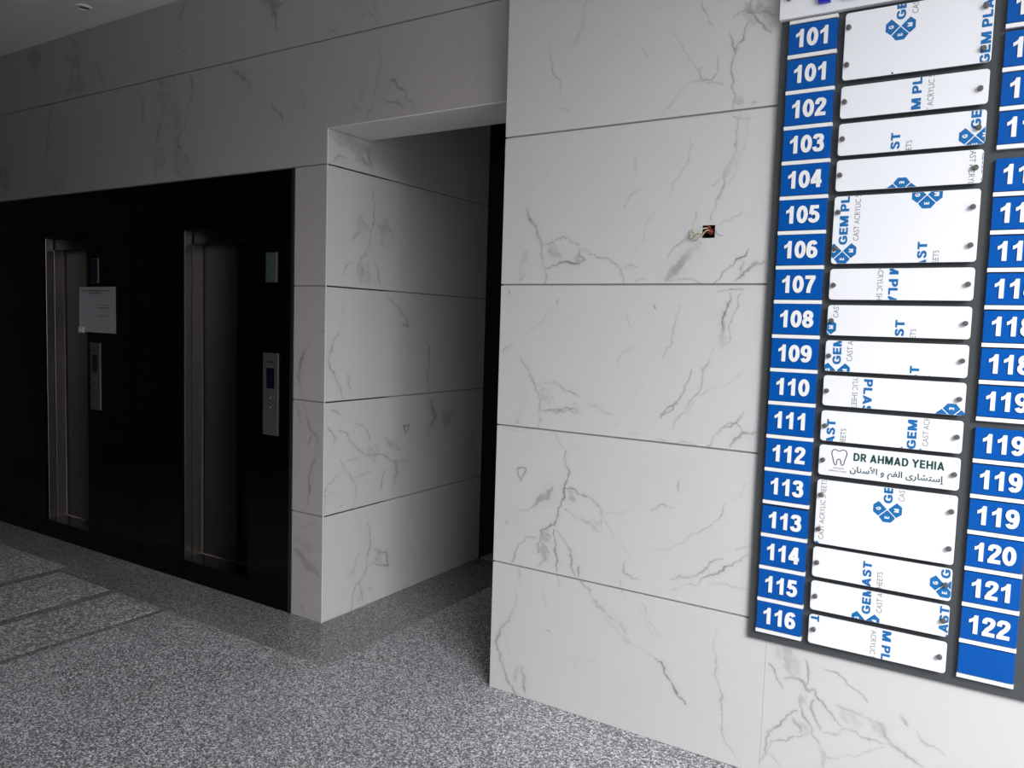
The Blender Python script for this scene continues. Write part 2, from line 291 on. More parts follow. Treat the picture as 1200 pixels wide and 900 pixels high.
FC.traced(B9, [(6,.4,[(270,0),(310,60),(340,100),(330,220)]), (5,.4,[(270,60),(220,110),(200,150),(195,250)]), (5,.35,[(340,90),(420,50)]), (6,.35,[(480,40),(470,100),(460,155)]),
 (14,.3,[(530,0),(540,60),(510,140)]), (4,.25,[(220,150),(265,185)]), (5,.45,[(405,290),(415,340),(405,440),(385,540),(345,590),(330,640),(325,700)]),
 (7,.38,[(430,410),(490,430),(500,495),(410,490)]), (10,.26,[(365,430),(340,520),(310,530)]), (4,.35,[(410,590),(425,640)]), (8,.3,[(375,560),(385,660)]), (4,.3,[(270,700),(265,730)]), (3,.7,[(276,213),(280,215)])])
FC.blob(B9, 455, 450, 38, .26); FC.blob(B9, 358, 640, 28, .24)
FC.generic(4.2, 5.4, 0.1, 3.3, 14)
MC = FC.material('marble_corridor')

# ------------------------------------------------------------------ builders
def link(name, me, parent=None, loc=None):
    o = bpy.data.objects.new(name, me); COL.objects.link(o)
    if parent is not None: o.parent = parent
    if loc is not None: o.location = loc
    return o
def mesh_of(name, bm, m):
    me = bpy.data.meshes.new(name); bm.normal_update(); bm.to_mesh(me); bm.free()
    if m: me.materials.append(m)
    return me
def world_pos(o):
    p = Vector(o.location)
    while o.parent: o = o.parent; p = p + Vector(o.location)
    return p
def add_box(bm, a, b, bev=0.0):
    r = bmesh.ops.create_cube(bm, size=1.0); vs = r['verts']
    for v in vs: v.co = Vector([(a[i] + b[i]) / 2 + v.co[i] * (b[i] - a[i]) for i in range(3)])
    if bev: bmesh.ops.bevel(bm, geom=list({e for v in vs for e in v.link_edges}), offset=bev, segments=2, affect='EDGES', profile=.6)
def box(name, a, b, m, parent=None, bev=0.0):
    """box given in world metres; origin at its base centre"""
    c = Vector(((a[0] + b[0]) / 2, (a[1] + b[1]) / 2, min(a[2], b[2])))
    bm = bmesh.new(); add_box(bm, Vector(a) - c, Vector(b) - c, bev)
    bmesh.ops.recalc_face_normals(bm, faces=bm.faces)
    o = link(name, mesh_of(name, bm, m), parent)
    o.location = c - (world_pos(parent) if parent else Vector())
    return o
def boxes(name, L, m, parent=None, kind=None):
    bm = bmesh.new()
    for a, b in L: add_box(bm, a, b)
    bmesh.ops.recalc_face_normals(bm, faces=bm.faces)
    o = link(name, mesh_of(name, bm, m), parent)
    if parent: o.location = -world_pos(parent)
    if kind: o['kind'] = kind
    return o
def thing(name, loc, label, cat, group=None):
    o = bpy.data.objects.new(name, None); o.empty_display_size = .05; COL.objects.link(o); o.location = loc
    o['label'] = label; o['category'] = cat
    if group: o['group'] = group
    return o
def cyl(bm, a, b, r, n=20, r2=None):
    a, b = Vector(a), Vector(b); d = b - a
    ret = bmesh.ops.create_cone(bm, cap_ends=True, segments=n, radius1=r, radius2=r if r2 is None else r2, depth=d.length)
    q = d.to_track_quat('Z', 'Y')
    for v in ret['verts']: v.co = q @ v.co + (a + b) / 2

def tile(face, mt, axis, plane, u0, u1, z0, z1, parent, hole=None, th=0.007, ch=0.0010):
    """one wall tile with chamfered front edges; axis 'Y' faces -Y, axis 'X' faces +X"""
    def P(u, z, d): return Vector((u, plane + d, z)) if axis == 'Y' else Vector((plane - d, u, z))
    c = P((u0 + u1) / 2, z0, 0)
    bm = bmesh.new()
    def ring(i, d): return [bm.verts.new(P(u, z, d) - c) for u, z in ((u0 + i * .25, z0 + i), (u1 - i * .25, z0 + i), (u1 - i * .25, z1 - i), (u0 + i * .25, z1 - i))]
    B, Mi, F = ring(0, th), ring(0, ch), ring(ch, 0)
    bm.faces.new(B)
    for A_, B_ in ((B, Mi), (Mi, F)):
        for k in range(4): bm.faces.new((A_[k], A_[(k + 1) % 4], B_[(k + 1) % 4], B_[k]))
    if hole:
        a0, a1, b0, b1 = hole
        Q = [bm.verts.new(P(u, z, 0) - c) for u, z in ((a0, b0), (a1, b0), (a1, b1), (a0, b1))]
        Q2 = [bm.verts.new(P(u, z, th) - c) for u, z in ((a0, b0), (a1, b0), (a1, b1), (a0, b1))]
        for k in range(4):
            bm.faces.new((F[k], F[(k + 1) % 4], Q[(k + 1) % 4], Q[k])); bm.faces.new((Q[k], Q[(k + 1) % 4], Q2[(k + 1) % 4], Q2[k]))
        bm.faces.remove(next(f for f in bm.faces if set(f.verts) == set(B)))
        for k in range(4): bm.faces.new((B[k], B[(k + 1) % 4], Q2[(k + 1) % 4], Q2[k]))
    else: bm.faces.new(F)
    bmesh.ops.recalc_face_normals(bm, faces=bm.faces)
    uv = bm.loops.layers.uv.new('UVMap')
    for f in bm.faces:
        for l in f.loops:
            p = l.vert.co + c; u = p.x if axis == 'Y' else p.y
            l[uv].uv = ((u - face.u0) / (face.u1 - face.u0), p.z / CEIL)
    o = link('marble_tile', mesh_of('marble_tile', bm, mt), parent); o.location = c - (world_pos(parent) if parent else Vector())
    return o

# ------------------------------------------------------------------ the setting
def structure(o): o['kind'] = 'structure'; return o
floor = structure(box('floor', (-9, -5, -0.12), (5.5, 9, 0), FLOORM))
structure(box('bounce_ground', (1.9, -9, -.02), (9, YA + T - .001, .003), BOUNCE))  # unseen pale ground, added to bounce light up to ceiling and beam
structure(box('ceiling', (-9, -5, CEIL), (1.9, 9, CEIL + .15), PLASTER))
structure(box('wall_far_left', (-9.2, -5, 0), (-9, 9, CEIL), UNSEENWALL))
structure(box('wall_rear_blocker', (-9, -0.7, 0), (-1.4, -0.5, CEIL), UNSEENWALL))  # unseen wall, set close in to keep light off the left side
GV = 0.0035     # half of a horizontal joint
HOLE = (-0.951, -0.904, 1.939, 1.985)

T = 0.007
# right wall: backing with the junction hole, then tiles
wr = structure(boxes('wall_right', [((XA + T, YA + T, 0), (HOLE[0], YA + .20, CEIL)), ((HOLE[1], YA + T, 0), (5.5, YA + .20, CEIL)),
     ((HOLE[0], YA + T, 0), (HOLE[1], YA + .20, HOLE[2])), ((HOLE[0], YA + T, HOLE[3]), (HOLE[1], YA + .20, CEIL))], GROUT))
cols = [XA, -0.642, 0.558, 1.758, 2.958, 4.158, 5.36]
for i in range(6):
    for j in range(6):
        u0, u1 = cols[j] + (0.0003 if j else 0), cols[j + 1] - .0003
        z0, z1 = ROWS[i] + (GV if i else 0.001), ROWS[i + 1] - (GV if i < 5 else 0.001)
        tile(FA, MA, 'Y', YA, u0, u1, z0, z1, wr, hole=HOLE if (i == 3 and j == 0) else None)
# end of the right wall towards the corridor
structure(box('wall_corridor_right', (XA, YA + T, 0), (XA + T, 9, CEIL), SHADEWALL))
structure(box('wall_corridor_end', (XC - .3, 8.2, 0), (XA + .02, 8.4, CEIL), SHADEWALL))

# lift wall: backing, marble beam and pier, black granite facade
HB = 2.562                                     # underside of the header over the corridor
FX1 = -3.180                                   # right end of the granite facade
FT = 2.384
L1 = (-4.126, -3.530); L2 = (-5.675, -5.130)   # lift openings
OZ0, OZ1 = 0.125, 2.100
wl = structure(boxes('wall_left', [((-9, YB + .3, 0), (XC - T, YB + .5, CEIL)), ((-9, YB + T, FT), (XC - T, YB + .3, CEIL)), ((FX1 + .002, YB + T, 0), (XC - T, YB + .3, FT)),
     ((XC - T, YB + T, HB + .012), (XA, 3.185, CEIL)),
     ((L1[1] + .03, YB + .02, 0), (FX1 + .002, YB + .3, FT)), ((L2[1] + .03, YB + .02, 0), (L1[0] - .03, YB + .3, FT)), ((-9, YB + .02, 0), (L2[0] - .03, YB + .3, FT))], GROUT))
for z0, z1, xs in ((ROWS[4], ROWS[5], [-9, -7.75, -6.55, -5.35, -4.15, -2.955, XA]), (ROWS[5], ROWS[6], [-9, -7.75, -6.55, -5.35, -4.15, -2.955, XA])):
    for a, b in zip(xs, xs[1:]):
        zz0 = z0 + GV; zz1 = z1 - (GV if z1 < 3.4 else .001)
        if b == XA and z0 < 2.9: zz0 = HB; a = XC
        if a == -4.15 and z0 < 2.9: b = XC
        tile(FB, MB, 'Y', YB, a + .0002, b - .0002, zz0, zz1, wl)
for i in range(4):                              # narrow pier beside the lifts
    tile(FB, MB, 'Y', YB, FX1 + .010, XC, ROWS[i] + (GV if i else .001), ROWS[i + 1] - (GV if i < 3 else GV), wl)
structure(box('trim_1', (FX1 - .012, YB - .006, 0), (FX1 + .009, YB + .02, FT - .002), TRIM))
structure(box('trim_2', (XC - .0022, YB - .0006, 0), (XC + .0012, YB + .0045, HB), EDGE))
structure(box('trim_3', (XC, YB - .0012, HB - .003), (XA, YB + .002, HB + .001), EDGE))
structure(box('trim_4', (XC, YB + .002, HB), (XA, 3.185, HB + .012), SOFFIT))
# corridor, left side
wc = structure(boxes('wall_corridor_left', [((XC - .28, YB + .5, 0), (XC - T, 8.2, CEIL)), ((XC - .05, YB + T + .001, 0), (XC - T, YB + .5, CEIL))], GROUT))
for i in range(6):
    for a, b in ((YB, 4.081), (4.081, 4.34)):
        z0, z1 = ROWS[i] + (GV if i else .001), ROWS[i + 1] - (GV if i < 5 else .001)
        if a == YB and i >= 4:
            if i == 4: tile(FC, MC, 'X', XC, YB + .0005, 3.185, z0, HB - .001, wc)
            tile(FC, MC, 'X', XC, 3.186, b - .0006, z0, z1, wc)
        else: tile(FC, MC, 'X', XC, a + (.0005 if a == YB else .0006), b - .0006, z0, z1, wc)
box_end = structure(box('corridor_shade_sheet', (XC - T - .001, 4.341, 0), (XC + .001, 8.2, CEIL), SHADEWALL))  # dark sheet over the deeper wall, painted shade

# polished granite facade panels
gx = [(-9, -7.6), (-7.598, L2[0]), (L2[1], -4.590), (-4.586, L1[0]), (L1[1], FX1 - .013)]
for a, b in gx: box('granite_panel', (a, YB, 0), (b, YB + .02, FT - .004), GRANITE, wl, .001)
for a, b in (L1, L2):
    box('granite_panel', (a + .001, YB, OZ1), (b - .001, YB + .02, FT - .004), GRANITE, wl, .001)
    box('granite_panel', (a + .001, YB, 0), (b - .001, YB + .17, OZ0), GRANITE, wl, .001)
box('joint_strip', (-4.5895, YB + .003, 0), (-4.5865, YB + .02, FT - .01), PANELSTEEL, wl)

# lift doors
for n, (a, b) in enumerate((L1, L2), 1):
    d = structure(bpy.data.objects.new('door_%d' % n, None)); COL.objects.link(d); d.location = ((a + b) / 2, YB + .1, OZ0)
    box('jamb', (a - .028, YB + .0205, OZ0 - .1), (a, YB + .071, OZ1), STEEL, d, .002)
    box('jamb', (a - .028, YB + .077, OZ0 - .1), (a - .001, YB + .143, OZ1 - .03), STEEL, d, .002)
    box('jamb', (b, YB + .0205, OZ0 - .1), (b + .028, YB + .071, OZ1), STEEL, d, .002)
    box('jamb', (b + .001, YB + .077, OZ0 - .1), (b + .028, YB + .143, OZ1 - .03), STEEL, d, .002)
    box('lintel', (a, YB + .0205, OZ1 - .002), (b, YB + .075, OZ1 + .03), DOORSTEEL, d)
    box('lintel', (a, YB + .077, OZ1 - .075), (b, YB + .143, OZ1 + .03), DOORSTEEL, d)
    m_ = a + (b - a) * .52
    box('door_panel', (a, YB + .150, OZ0 + .004), (m_, YB + .175, OZ1), DOORSTEEL, d, .002)
    box('door_panel', (m_ - .03, YB + .180, OZ0 + .004), (b, YB + .205, OZ1), DOORSTEEL, d, .002)
    box('door_sill', (a, YB + .143, OZ0 - .02), (b, YB + .215, OZ0 + .003), STEEL, d)

# floor inlays: pale slabs framed by dark granite strips and a dark border along the lifts
box('granite_border', (-9, 2.597, 0), (-4.882, YB - .0005, .0012), BANDM, floor)
box('granite_border', (-4.881, 2.517, 0), (-2.55, YB - .0005, .0012), BANDM, floor)
box('granite_border', (XC + .001, YB + .0005, 0), (-2.55, 4.34, .0012), BANDM, floor)
for a, b, y0, y1 in ((-5.40, -4.885, 0.6, 2.585), (-4.800, -4.275, 0.9, 2.515), (-4.195, -3.775, 1.1, 2.49)):
    o = box('granite_slab', (a, y0, 0), (b, y1, .0015), SLABM, floor)
for a, b in ((-4.882, -4.803), (-4.272, -4.198), (-3.772, -3.728)):
    box('granite_strip', (a, .9, 0), (b, 2.516, .0012), BANDM, floor)

# ------------------------------------------------------------------ text
_fc = {}
def text_bm(body, off=0.0, ext=0.0, shear=0.0):
    """text as a bmesh in the x/z plane, facing -Y, size 1"""
    key = (body, off, ext, shear)
    if key not in _fc:
        c = bpy.data.curves.new('t', 'FONT'); c.body = body; c.size = 1; c.offset = off; c.extrude = ext; c.resolution_u = 3; c.shear = shear
        o = bpy.data.objects.new('t', c); COL.objects.link(o)
        dg = bpy.context.evaluated_depsgraph_get(); me = bpy.data.meshes.new_from_object(o.evaluated_get(dg))
        bpy.data.objects.remove(o); bpy.data.curves.remove(c)
        _fc[key] = me
    bm = bmesh.new(); bm.from_mesh(_fc[key])
    bmesh.ops.remove_doubles(bm, verts=bm.verts, dist=1e-5)
    for v in bm.verts: v.co = Vector((v.co.x, -v.co.z, v.co.y))
    return bm
def bounds(bm):
    xs = [v.co.x for v in bm.verts]; zs = [v.co.z for v in bm.verts]
    return min(xs), max(xs), min(zs), max(zs)
def fit(bm, w_, h_, x=0.0, z=0.0, y=0.0, anchor='c', ysc=.02):
    a, b, c, d = bounds(bm); sx = w_ / (b - a) if w_ else h_ / (d - c); sz = h_ / (d - c) if h_ else sx
    for v in bm.verts:
        vx = (v.co.x - a) * sx; vz = (v.co.z - c) * sz
        if anchor == 'c': vx -= (b - a) * sx / 2; vz -= (d - c) * sz / 2
        v.co = Vector((vx + x, v.co.y * ysc + y, vz + z))
    return bm
def merge(dst, src):
    me = bpy.data.meshes.new('m'); src.to_mesh(me); src.free(); dst.from_mesh(me); bpy.data.meshes.remove(me)
def clip(bm, x0, x1, z0, z1):
    for co, no in (((x0, 0, 0), (-1, 0, 0)), ((x1, 0, 0), (1, 0, 0)), ((0, 0, z0), (0, 0, -1)), ((0, 0, z1), (0, 0, 1))):
        if not bm.verts: return
        bmesh.ops.bisect_plane(bm, geom=list(bm.verts) + list(bm.edges) + list(bm.faces), plane_co=co, plane_no=no, clear_outer=True, dist=1e-6)

# heavy sans-serif glyphs as strokes (l = straight, c = curved, p = outline); box height 1, stroke .2
_6 = [(.46,.77),(.40,.88),(.29,.9),(.17,.82),(.11,.62),(.10,.38),(.15,.17),(.28,.10),(.42,.16),(.47,.33),(.41,.49),(.29,.56),(.17,.50),(.11,.38)]
def _ell(cx, cz, rx, rz): return [(cx + rx * math.cos(a * math.pi / 8), cz + rz * math.sin(a * math.pi / 8)) for a in range(17)]
_ST = ('l', [(.10,0),(.10,1)])
_P = ('c', [(.10,.90),(.34,.90),(.47,.84),(.50,.68),(.45,.53),(.33,.46),(.10,.46)])
GL = {'0': (.58, [('l', _ell(.29,.5,.19,.4))]), '1': (.50, [('p', [(.23,0),(.43,0),(.43,1),(.27,1),(.22,.87),(.13,.79),(.04,.745),(.04,.57),(.14,.61),(.23,.68)])]),
 '2': (.58, [('c', [(.11,.66),(.13,.82),(.22,.9),(.34,.9),(.45,.83),(.46,.70),(.38,.52),(.22,.33),(.12,.10)]), ('l', [(.02,.1),(.56,.1)])]),
 '3': (.58, [('c', [(.10,.74),(.15,.87),(.28,.9),(.42,.86),(.45,.73),(.38,.58),(.23,.54)]), ('c', [(.23,.54),(.42,.49),(.48,.30),(.42,.14),(.27,.10),(.14,.14),(.09,.28)])]),
 '4': (.58, [('l', [(.40,0),(.40,1)]), ('l', [(.38,.97),(.09,.34)]), ('l', [(.02,.31),(.57,.31)])]),
 '5': (.58, [('l', [(.51,.90),(.17,.90),(.13,.50)]), ('c', [(.12,.50),(.27,.58),(.42,.50),(.47,.33),(.41,.16),(.27,.10),(.13,.15),(.09,.27)])]),
 '6': (.58, [('c', _6)]), '7': (.58, [('l', [(.03,.90),(.55,.90)]), ('c', [(.48,.90),(.34,.58),(.25,.28),(.22,0)])]),
 '8': (.58, [('l', _ell(.29,.71,.165,.19)), ('l', _ell(.29,.30,.19,.20))]), '9': (.58, [('c', [(.58 - x, 1 - z) for x, z in _6])]),
 'G': (.72, [('c', [(.60,.70),(.52,.85),(.37,.9),(.2,.83),(.11,.64),(.11,.36),(.2,.17),(.37,.10),(.51,.13),(.61,.20)]), ('l', [(.61,.13),(.61,.44),(.38,.44)])]),
 'E': (.56, [_ST, ('l', [(.1,.9),(.54,.9)]), ('l', [(.1,.51),(.50,.51)]), ('l', [(.1,.1),(.56,.1)])]),
 'M': (.84, [_ST, ('l', [(.74,0),(.74,1)]), ('l', [(.13,1.02),(.42,.02)]), ('l', [(.71,1.02),(.42,.02)])]),
 'P': (.60, [_ST, _P]), 'R': (.64, [_ST, _P, ('l', [(.32,.5),(.57,-.05)])]), 'L': (.52, [_ST, ('l', [(.1,.1),(.52,.1)])]),
 'A': (.72, [('l', [(.08,-.05),(.37,1.0)]), ('l', [(.64,-.05),(.35,1.0)]), ('l', [(.2,.29),(.52,.29)])]),
 'S': (.58, [('c', [(.48,.72),(.43,.86),(.29,.9),(.15,.86),(.11,.73),(.17,.61),(.29,.55),(.42,.48),(.48,.34),(.45,.19),(.36,.11),(.25,.10),(.13,.15),(.09,.29)])]),
 'T': (.60, [('l', [(0,.9),(.60,.9)]), ('l', [(.30,0),(.30,1)])]), 'D': (.68, [_ST, ('c', [(.10,.9),(.32,.9),(.48,.82),(.57,.62),(.57,.38),(.48,.18),(.32,.1),(.10,.1)])]),
 'H': (.68, [_ST, ('l', [(.58,0),(.58,1)]), ('l', [(.1,.5),(.58,.5)])]), 'Y': (.68, [('l', [(.02,1.05),(.34,.48)]), ('l', [(.66,1.05),(.34,.48)]), ('l', [(.34,0),(.34,.55)])]),
 'I': (.20, [_ST]), 'N': (.70, [_ST, ('l', [(.6,0),(.6,1)]), ('l', [(.12,1.0),(.58,0)])]), 'V': (.68, [('l', [(.04,1.05),(.34,0)]), ('l', [(.64,1.05),(.34,0)])]), 'C': (.66, [('c', [(.58,.70),(.50,.85),(.36,.9),(.2,.83),(.11,.64),(.11,.36),(.2,.17),(.36,.10),(.50,.15),(.58,.30)])])}
def _smooth(P, n=4):
    P = [Vector(p) for p in P]; Q = []
    for k in range(len(P) - 1):
        p0 = P[max(k - 1, 0)]; p1 = P[k]; p2 = P[k + 1]; p3 = P[min(k + 2, len(P) - 1)]
        for j in range(n):
            t = j / n; Q.append(.5 * ((2 * p1) + (p2 - p0) * t + (2 * p0 - 5 * p1 + 4 * p2 - p3) * t * t + (3 * p1 - p0 - 3 * p2 + p3) * t ** 3))
    return Q + [P[-1]]
def stroke_bm(body, wd=.2, depth=0.0, gap=.10):
    bm = bmesh.new(); x0 = 0
    for ch in body:
        if ch == ' ': x0 += .28; continue
        W_, parts = GL[ch]; g = bmesh.new()
        for pi_, (ty, P) in enumerate(parts):
            yy = -.012 * pi_; st_ = -.010
            if ty == 'p': g.faces.new([g.verts.new((x, 0, z)) for x, z in P]); continue
            Q = _smooth(P) if ty == 'c' else [Vector(p) for p in P]
            closed = (Q[0] - Q[-1]).length < 1e-4; n = len(Q); V = []
            for k in range(n):
                a = Q[k] - Q[k - 1] if k else (Q[0] - Q[-2] if closed else Q[1] - Q[0])
                b = Q[k + 1] - Q[k] if k < n - 1 else (Q[1] - Q[0] if closed else Q[k] - Q[k - 1])
                a = a.normalized(); b = b.normalized(); m = Vector((-(a + b).y, (a + b).x)).normalized(); L = wd / 2 / max(m.dot(Vector((-a.y, a.x))), .4)
                V.append([g.verts.new((Q[k].x + s_ * m.x * L, yy + st_ * k / n, Q[k].y + s_ * m.y * L)) for s_ in (1, -1)])
            for k in range(n - 1): g.faces.new((V[k][0], V[k + 1][0], V[k + 1][1], V[k][1]))
        bmesh.ops.bisect_plane(g, geom=list(g.verts) + list(g.edges) + list(g.faces), plane_co=(0, 0, 1), plane_no=(0, 0, 1), clear_outer=True)
        bmesh.ops.bisect_plane(g, geom=list(g.verts) + list(g.edges) + list(g.faces), plane_co=(0, 0, 0), plane_no=(0, 0, -1), clear_outer=True)
        bmesh.ops.remove_doubles(g, verts=g.verts, dist=1e-5)
        for f in g.faces:
            f.normal_update()
            if f.normal.y > 0: f.normal_flip()
        if depth:
            r = bmesh.ops.extrude_face_region(g, geom=list(g.faces))
            for v in r['geom']:
                if isinstance(v, bmesh.types.BMVert): v.co.y -= depth
        for v in g.verts: v.co.x += x0
        merge(bm, g); x0 += W_ + gap
    return bm

# ------------------------------------------------------------------ directory board
BX0, BX1, BZ0, BZ1, BY = -0.703, 0.745, 0.506, 2.90, 2.787
bd = box('directory_board', (BX0, BY, BZ0), (BX1, YA - .0002, BZ1), BOARD, None, .002)
bd['label'] = 'tall dark grey directory board on the pale marble wall, carrying the blue and white plates'; bd['category'] = 'board'

DIGM = {}
def digit_mesh(ch):
    if ch not in DIGM:
        g = stroke_bm(ch, .205, .035); H_ = .0585
        for v in g.verts: v.co = Vector(((v.co.x - (.29 if ch != '1' else .27)) * H_ * 1.06, v.co.y * H_ * 1.2, (v.co.z - .5) * H_))
        DIGM[ch] = mesh_of('digit', g, WHITESTRIP)
    return DIGM[ch]
def plate_rounded(x0, x1, z0, z1, r, y0, y1, seg=5):
    bm = bmesh.new(); V = []
    for cx, cz, a0 in ((x1 - r, z1 - r, 0), (x0 + r, z1 - r, 90), (x0 + r, z0 + r, 180), (x1 - r, z0 + r, 270)):
        for k in range(seg + 1):
            a = math.radians(a0 + 90 * k / seg); V.append((cx + r * math.cos(a), cz + r * math.sin(a)))
    e = .0006
    f = [bm.verts.new((x, y0 + e, z)) for x, z in V]; g = [bm.verts.new((x, y1, z)) for x, z in V]
    cx_, cz_ = (x0 + x1) / 2, (z0 + z1) / 2
    i = [bm.verts.new((x - e * (1 if x > cx_ else -1), y0, z - e * (1 if z > cz_ else -1))) for x, z in V]
    n = len(V); bm.faces.new(i); bm.faces.new(list(reversed(g)))
    for k in range(n):
        bm.faces.new((f[k], f[(k + 1) % n], g[(k + 1) % n], g[k])); bm.faces.new((i[k], i[(k + 1) % n], f[(k + 1) % n], f[k]))
    bmesh.ops.recalc_face_normals(bm, faces=bm.faces)
    return bm
GAPB = .016     # stand-off of the number plates
def number_plate(num, x0, x1, zb, zt, label, strip=.0125):
    xc = (x0 + x1) / 2
    yb_ = BY - .0002; yf = 2.772
    t = thing('number_plate', (xc, yf, zb), label, 'number plate', 'numbered plates on the directory board')
    o = link('plate', mesh_of('plate', plate_rounded(x0 - xc, x1 - xc, strip + .001, zt - zb, .002, 0, yb_ - yf, 2), BLUE), t)
    bm = bmesh.new(); add_box(bm, (x0 - xc - .001, -.0008, -.001), (x1 - xc + .001, yb_ - yf, strip - .0012), .0004)
    s = link('strip', mesh_of('strip', bm, WHITESTRIP), t); s['label'] = 'white strip along the lower edge'
    if num:
        for k, ch in enumerate(num):
            o = link('digit', digit_mesh(ch), t); o.location = ((k - 1) * .0385, -.0001, strip + (zt - zb - strip) * .515)
# first column
zs1 = [2.531, 2.413, 2.2955, 2.179, 2.0615, 1.9445, 1.827, 1.7105, 1.592, 1.4755, 1.3605, 1.243, 1.1265, 1.0105, .8925, .776, .660, .5465]
n1 = ['101', '101', '102', '103', '104', '105', '106', '107', '108', '109', '110', '111', '112', '113', '113', '114', '115', '116']
seen = {}
for k, (z, num) in enumerate(zip(zs1, n1)):
    top = (2.643 if k == 0 else zs1[k - 1]) - .0085
    if k == 14: top -= .006
    if k == 1: top -= .004
    ordn = ['topmost', 'second from the top', 'third from the top', 'fourth from the top', 'fifth from the top', 'sixth from the top', 'seventh from the top', 'eighth from the top',
            'ninth from the top', 'ninth from the bottom', 'eighth from the bottom', 'seventh from the bottom', 'sixth from the bottom', 'fifth from the bottom', 'fourth from the bottom',
            'third from the bottom', 'second from the bottom', 'lowest'][k]
    number_plate(num, -.6735, -.5205, z - .006, top, 'blue plate reading %s, %s in the left number column' % (num, ordn))
bz = box('blank_strip', (-.6735, 2.7715, 2.638), (-.5205, BY - .0002, 2.649), WHITESTRIP, None, .0004)
bz['label'] = 'white strip above the topmost 101 plate, under the header panel'; bz['category'] = 'strip'
# second column
zs2 = [2.527, 2.401, 2.288, 2.176, 2.037, 1.924, 1.812, 1.700, 1.586, 1.473, 1.360, 1.230, 1.120, 1.007, .892, .778, .661, .549]
tops = [2.630, 2.512, 2.392, 2.279, 2.143, 2.028, 1.915, 1.803, 1.691, 1.577, 1.464, 1.334, 1.221, 1.111, .998, .883, .769, .652]
n2 = ['117', '117', '117', '117', '117', '117', '118', '118', '118', '118', '119', '119', '119', '119', '120', '121', '122', '']
lab2 = ['cut-off blue plate at the very top of the right column', 'blue plate second from the top of the right column', 'blue plate third from the top of the right column',
 'blue plate right above the upper gap in the right column', 'blue plate right below the upper gap in the right column', 'blue plate beside the upper bolts of the 105 name plate, right column',
 'blue plate beside the lower bolts of the 106 name plate, right column', 'blue plate of the right column level with 107', 'blue plate starting 118, right column, level with 108',
 'blue plate reading 118, right above the topmost readable 119', 'blue 119 plate right above the lower gap in the right column', 'blue 119 plate right below the lower gap in the right column',
 'middle blue 119 plate of the three below the gap', 'lowest blue 119 plate, right above 120', 'blue plate reading 120 in the right column, above 121', 'blue plate reading 121, between 120 and 122',
 'blue plate reading 122, last numbered one of the right column', 'blank blue plate at the bottom of the right column']
for k, (z, zt, num) in enumerate(zip(zs2, tops, n2)):
    number_plate(num, -.049, .100, z - .006, zt - .002, lab2[k])

# film print: octagon logo, heavy line and thin line; local +x is the reading direction
def logo_bm():
    bm = bmesh.new(); R = .0425; q = .60 * R; p = .27 * R
    for rot in (0, 90, 180):      # top, left, bottom wedges; the right wedge is open
        a = math.radians(rot); sh = .0013
        def tr(x, z): z = z; return Vector((x * math.cos(a) - z * math.sin(a), 0, x * math.sin(a) + z * math.cos(a)))
        pts = [(0, 1.5 * sh), (q - .8 * sh, q + .8 * sh), (p, R), (-p, R), (-q + .8 * sh, q + .8 * sh)]
        bm.faces.new([bm.verts.new(tr(x, z)) for x, z in pts])
    return bm
def glyph(bm, ch, x, z, h):
    g = stroke_bm(ch, .22); fit(g, None, h, x, z, -.0003); merge(bm, g)
_w = {}
def film(kind):
    """returns blue, grey and white meshes of one full print; origin = start of heavy line, mid height"""
    if kind == 'blue':
        bm = stroke_bm('GEM PLAST', .215); a, b, c, d = bounds(bm)
        r = stroke_bm('GEM PL', .215); aa, bb, _, _ = bounds(r); r.free()
        k = .157 / (bb - aa); kz = .0265 / (d - c)
        for v in bm.verts: v.co = Vector(((v.co.x - a) * k, v.co.y * .02, (v.co.z - (c + d) / 2) * kz))
        global L_TEXT; L_TEXT = (b - a) * k
        return bm
    if kind == 'logo':
        l = logo_bm()
        for v in l.verts: v.co.x -= .0200
        return l
    if kind == 'grey':
        bm = text_bm('CAST ACRYLIC SHEETS', -.002); fit(bm, .205, .0165, .012 + .1025, -.0132 - .034 + .0082); return bm
    out = []
    for ch, x, z in (('G', -.020, .0265), ('E', -.0465, 0), ('M', -.020, -.0265)):
        bm = bmesh.new(); glyph(bm, ch, x, z, .014); out.append(bm)
    return out
FB_, FL_, FG_, FW_ = film('blue'), film('logo'), film('grey'), film('white')
YP = 2.765
def place_film(src, x, z, up, rect, cx, cz, dy):
    me = bpy.data.meshes.new('f'); src.to_mesh(me); bm = bmesh.new(); bm.from_mesh(me); bpy.data.meshes.remove(me)
    s = 1 if up else -1
    for v in bm.verts: v.co = Vector((x - s * v.co.z, v.co.y, z + s * v.co.x))
    clip(bm, *rect)
    for v in bm.verts: v.co = Vector((v.co.x - cx, v.co.y - dy, v.co.z - cz))
    return bm

